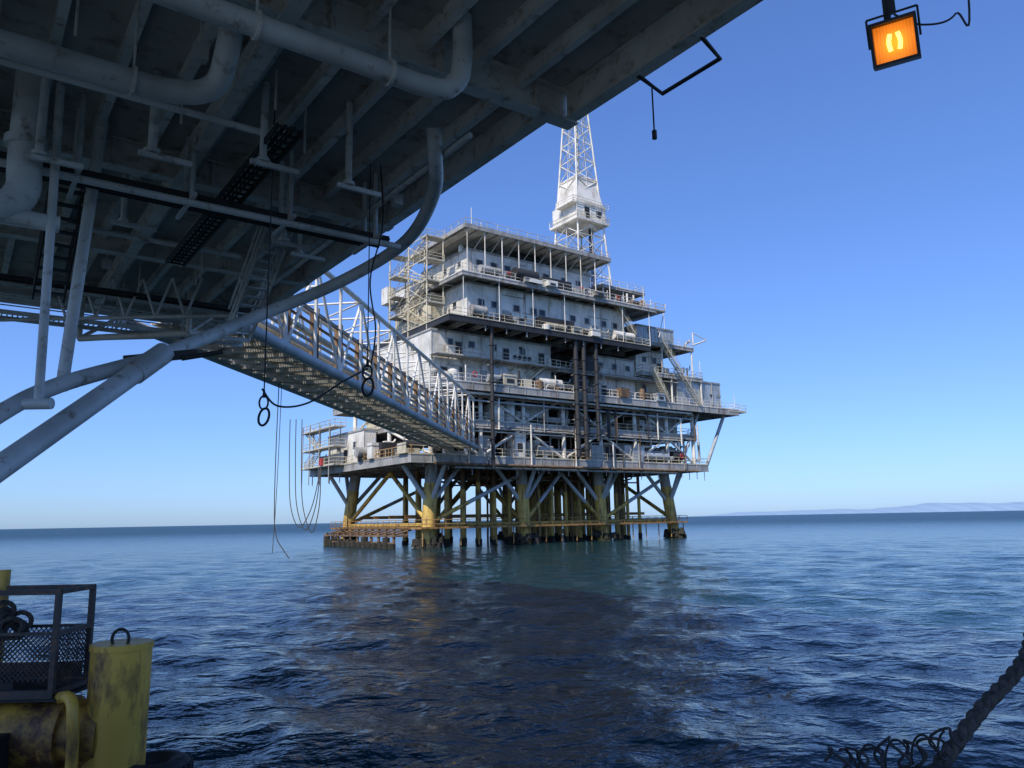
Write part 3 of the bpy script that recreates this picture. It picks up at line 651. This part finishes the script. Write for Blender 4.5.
for k in range(7):
    cx, cy, cz = -4.62+R.uniform(-.12, .1), 7.3+R.uniform(-.1, .1), 2.68+R.uniform(-.12, .1); t = R.uniform(0, 3)
    Y['rope'].path([(cx+.09*math.cos(a)*math.cos(t), cy+.09*math.cos(a)*math.sin(t), cz+.075*math.sin(a)) for a in [i*math.pi/8 for i in range(16)]], .022, 7, True)
for zc, rr in ((1.38, .22), (1.18, .22)):
    Y['black'].path([(-3.24+rr*math.cos(a), 7.3+rr*math.sin(a), zc) for a in [i*math.pi/16 for i in range(32)]], .1, 12, True)
for k in range(28):
    a = k*math.pi/14; Y['black'].beam((-3.24+.28*math.cos(a), 7.3+.28*math.sin(a), 1.36), (-3.24+.33*math.cos(a), 7.3+.33*math.sin(a), 1.36), .04, .14)
Y['black'].box(-8, -4.3, 6.78, 6.92, 1.2, 1.80)
Y.done(bp_, {'nearyellow': 'yellow_tubulars', 'nearrust': 'rusted_cross_tube', 'cage': 'mesh_basket', 'black': 'rubber_fender_and_tyre', 'rope': 'rope_bundle'})

# ================================================================ BOAT RAIL + ROPE (bottom right)
rp = empty('mooring_rope', (0, 0, 0)); RM = MB()
cl = smooth_path([(3.4, 4.6, 3.48), (2.6, 3.95, 3.07), (2.2, 3.5, 2.87), (1.83, 3.25, 2.71), (1.47, 3.0, 2.53), (1.1, 2.75, 2.36), (.8, 2.6, 2.24)], 24)
for s in range(3):
    pts = []
    for i, p in enumerate(cl):
        t = (cl[min(i+1, len(cl)-1)]-cl[max(i-1, 0)]).normalized(); u = t.cross(Vector((0, 0, 1))).normalized(); w2 = u.cross(t)
        a = i*.55+s*2*math.pi/3; pts.append(p+(u*math.cos(a)+w2*math.sin(a))*.0135)
    RM.path(pts, .018, 8)
RM.build('twisted_strands', M['rope'], rp)
ce = empty('coiled_cable', (0, 0, 0)); CM = MB(); pts = []
for i in range(260):
    t = i/259; a = t*2*math.pi*6.5
    pts.append((1.13+t*.46+.02*math.sin(a*2.3), 3.0+.05*math.cos(a)+.02*math.sin(a*.7), 2.60+.045*math.sin(a)+.06*t+.012*math.sin(a*.37)))
CM.path(pts, .0055, 6); pts = []
for i in range(200):
    t = i/199; a = t*2*math.pi*4+1
    pts.append((1.2+t*.4, 3.06+.04*math.cos(a), 2.59+.045*math.sin(a)+.06*t))
CM.path(pts, .0045, 6); CM.path(smooth_path([(.7, 3, 2.5), (1.0, 3, 2.53), (1.5, 3, 2.58), (2.2, 3, 2.5)], 8), .012, 8)
CM.build('cable_loops', M['black'], ce)
bw = MB(); bw.box(-6, 6, 2.75, 2.9, 1.2, 2.32); bw.box(-6, 6, 2.7, 2.98, 2.32, 2.38); bw.box(-6, 6, -6, 2.75, 1.0, 1.2)
for k in range(12): bw.box(-5.6+k, -5.5+k, 2.6, 2.75, 1.2, 2.32)
bw.tube((1.0, 2.8, 2.38), (1.0, 2.8, 2.5), .05, 10); bw.tube((2.1, 2.8, 2.38), (2.1, 2.8, 2.5), .05, 10)
be = empty('crew_boat_bulwark', (0, 0, 0)); bw.build('bulwark_and_deck', M['grey'], be)

# ================================================================ WATER
rad = np.concatenate([[0.0], np.geomspace(2.0, 60000, 900)])
ang_f = np.linspace(-math.radians(42), math.radians(42), 700); ang_b = np.linspace(math.radians(42), 2*math.pi-math.radians(42), 60)[1:-1]
ang = np.concatenate([ang_f, ang_b]); na, nr = len(ang), len(rad)
Rg, Ag = np.meshgrid(rad, ang, indexing='ij'); XX = Rg*np.sin(Ag); YY = Rg*np.cos(Ag)
sp = Rg*0.0115; Zz = np.zeros_like(XX)
rs = np.random.RandomState(3)
for k in range(72):
    lam = 0.35*(6.5/0.35)**rs.rand(); th = math.radians(245)+rs.normal()*0.85
    amp = 0.0040*lam**0.75*(0.6+0.8*rs.rand()); kk = 2*math.pi/lam
    att = np.clip((lam/sp-2.5)/3, 0, 1)
    ph = kk*(XX*math.cos(th)+YY*math.sin(th))+rs.rand()*6.28
    sw = np.sin(ph+0.35*np.sin(ph*0.37+k)); Zz += amp*att*(sw+0.28*np.cos(2*ph))
verts = np.stack([XX, YY, Zz], -1).reshape(-1, 3)
ii, jj = np.meshgrid(np.arange(nr-1), np.arange(na), indexing='ij'); j2 = (jj+1) % na
F = np.stack([ii*na+jj, (ii+1)*na+jj, (ii+1)*na+j2, ii*na+j2], -1).reshape(-1, 4)[:, ::-1]
me = bpy.data.meshes.new('sea_water'); me.vertices.add(len(verts)); me.vertices.foreach_set('co', verts.ravel())
me.loops.add(F.size); me.loops.foreach_set('vertex_index', F.ravel().astype(np.int32)); me.polygons.add(len(F))
me.polygons.foreach_set('loop_start', np.arange(0, F.size, 4, dtype=np.int32)); me.update(calc_edges=True)
me.polygons.foreach_set('use_smooth', np.ones(len(F), bool)); me.validate()
wo = bpy.data.objects.new('sea_water', me); scene.collection.objects.link(wo)
m, nt, b = new_mat('sea_water'); Nn, L = nt.nodes, nt.links
b.inputs['Base Color'].default_value = (0.006, 0.032, 0.040, 1); b.inputs['Roughness'].default_value = 0.09; b.inputs['IOR'].default_value = 1.333
tc = Nn.new('ShaderNodeTexCoord'); acc = None
for sc, dist, sx in ((0.32, 0.32, 1.3), (1.1, 0.17, 1.5), (4.2, 0.055, 1.3)):
    mp = Nn.new('ShaderNodeMapping'); mp.inputs['Scale'].default_value = (sc, sc*sx, sc); mp.inputs['Rotation'].default_value = (0, 0, math.radians(-20))
    L.new(tc.outputs['Object'], mp.inputs['Vector'])
    n = Nn.new('ShaderNodeTexNoise'); n.inputs['Scale'].default_value = 1.0; n.inputs['Detail'].default_value = 3; n.inputs['Distortion'].default_value = .3
    L.new(mp.outputs['Vector'], n.inputs['Vector'])
    ma = Nn.new('ShaderNodeMath'); ma.operation = 'MULTIPLY_ADD'; ma.inputs[1].default_value = dist; ma.inputs[2].default_value = 0
    L.new(n.outputs['Fac'], ma.inputs[0])
    if acc: L.new(acc.outputs[0], ma.inputs[2])
    acc = ma
bp = Nn.new('ShaderNodeBump'); bp.inputs['Distance'].default_value = 1.0; bp.inputs['Strength'].default_value = 1
L.new(acc.outputs[0], bp.inputs['Height']); L.new(bp.outputs['Normal'], b.inputs['Normal'])
ln = Nn.new('ShaderNodeVectorMath'); ln.operation = 'LENGTH'; L.new(tc.outputs['Object'], ln.inputs[0])
for sock, a, bb_ in (('Roughness', .09, .36), ('Specular IOR Level', .5, .28)):
    mr = Nn.new('ShaderNodeMapRange'); mr.inputs['From Min'].default_value = 20; mr.inputs['From Max'].default_value = 450
    mr.inputs['To Min'].default_value = a; mr.inputs['To Max'].default_value = bb_; mr.interpolation_type = 'SMOOTHSTEP'
    L.new(ln.outputs['Value'], mr.inputs['Value']); L.new(mr.outputs['Result'], b.inputs[sock])
me.materials.append(m)

# ================================================================ DISTANT HILLS
hv = []; hf = []; n = 160
for i in range(n):
    t = i/(n-1); x = 6500+t*24000; y = 26000-2000*t
    h = 70+240*min(1, t*3.2)*(.75+.25*math.sin(t*17+1)+.12*math.sin(t*41)+.06*math.sin(t*97))
    if t < .06: h *= t/.06
    for j, (dyy, zf) in enumerate(((0, 0), (900, .55), (2200, 1), (5200, 0))): hv.append((x, y+dyy+200*math.sin(i*1.3+j), h*zf - (5 if zf == 0 else 0)))
for i in range(n-1):
    for j in range(3): a = i*4+j; hf.append((a, a+4, a+5, a+1))
hm2 = MB(); hm2.add(hv, hf, True)
m, nt, b = new_mat('haze_painted_hills'); b.inputs['Roughness'].default_value = 1; b.inputs['Specular IOR Level'].default_value = 0
nn = nt.nodes.new('ShaderNodeTexNoise'); nn.inputs['Scale'].default_value = .002; tcx = nt.nodes.new('ShaderNodeTexCoord'); nt.links.new(tcx.outputs['Object'], nn.inputs['Vector'])
rr = nt.nodes.new('ShaderNodeValToRGB'); rr.color_ramp.elements[0].color = (.235, .34, .47, 1); rr.color_ramp.elements[1].color = (.255, .36, .49, 1)  # pale blue base colour has the distance haze painted in
nt.links.new(nn.outputs['Fac'], rr.inputs['Fac']); nt.links.new(rr.outputs['Color'], b.inputs['Base Color'])
hm2.build('distant_hills', m)

# ================================================================ LIGHT
sun_dir = Vector((-.50, -.86, 0)).normalized(); el = math.radians(48)
sv = Vector((sun_dir.x*math.cos(el), sun_dir.y*math.cos(el), math.sin(el)))
sl = bpy.data.lights.new('sun', 'SUN'); sl.energy = 4.7; sl.angle = math.radians(.5); sl.color = (1, .93, .82)
so = bpy.data.objects.new('sun', sl); scene.collection.objects.link(so); so.rotation_euler = (-sv).to_track_quat('-Z', 'Y').to_euler()
wd = bpy.data.worlds.new('World'); scene.world = wd; wd.use_nodes = True; nt = wd.node_tree
bg = nt.nodes['Background']; sk = nt.nodes.new('ShaderNodeTexSky'); sk.sky_type = 'NISHITA'; sk.sun_disc = False
sk.sun_elevation = el; sk.sun_rotation = math.atan2(sv.x, sv.y); sk.air_density = 1.0; sk.dust_density = .5; sk.ozone_density = 2.5; sk.altitude = 0
ga = nt.nodes.new('ShaderNodeGamma'); ga.inputs['Gamma'].default_value = .80
mu = nt.nodes.new('ShaderNodeMix'); mu.data_type = 'RGBA'; mu.blend_type = 'MULTIPLY'; mu.inputs[0].default_value = 1; mu.inputs[7].default_value = (.84, 1.21, 2.02, 1)
nt.links.new(sk.outputs['Color'], ga.inputs['Color']); nt.links.new(ga.outputs['Color'], mu.inputs[6]); nt.links.new(mu.outputs[2], bg.inputs['Color']); bg.inputs['Strength'].default_value = .13

# ================================================================ CAMERA
cam = bpy.data.cameras.new('camera'); co = bpy.data.objects.new('camera', cam); scene.collection.objects.link(co)
cam.lens = 27.07; cam.sensor_width = 36; cam.clip_end = 120000; cam.clip_start = .05
mat = Matrix.Rotation(math.radians(100), 4, 'X') @ Matrix.Rotation(math.radians(-1.06), 4, 'Z')
co.matrix_world = Matrix.Translation((0, 0, 3.5)) @ mat
scene.camera = co
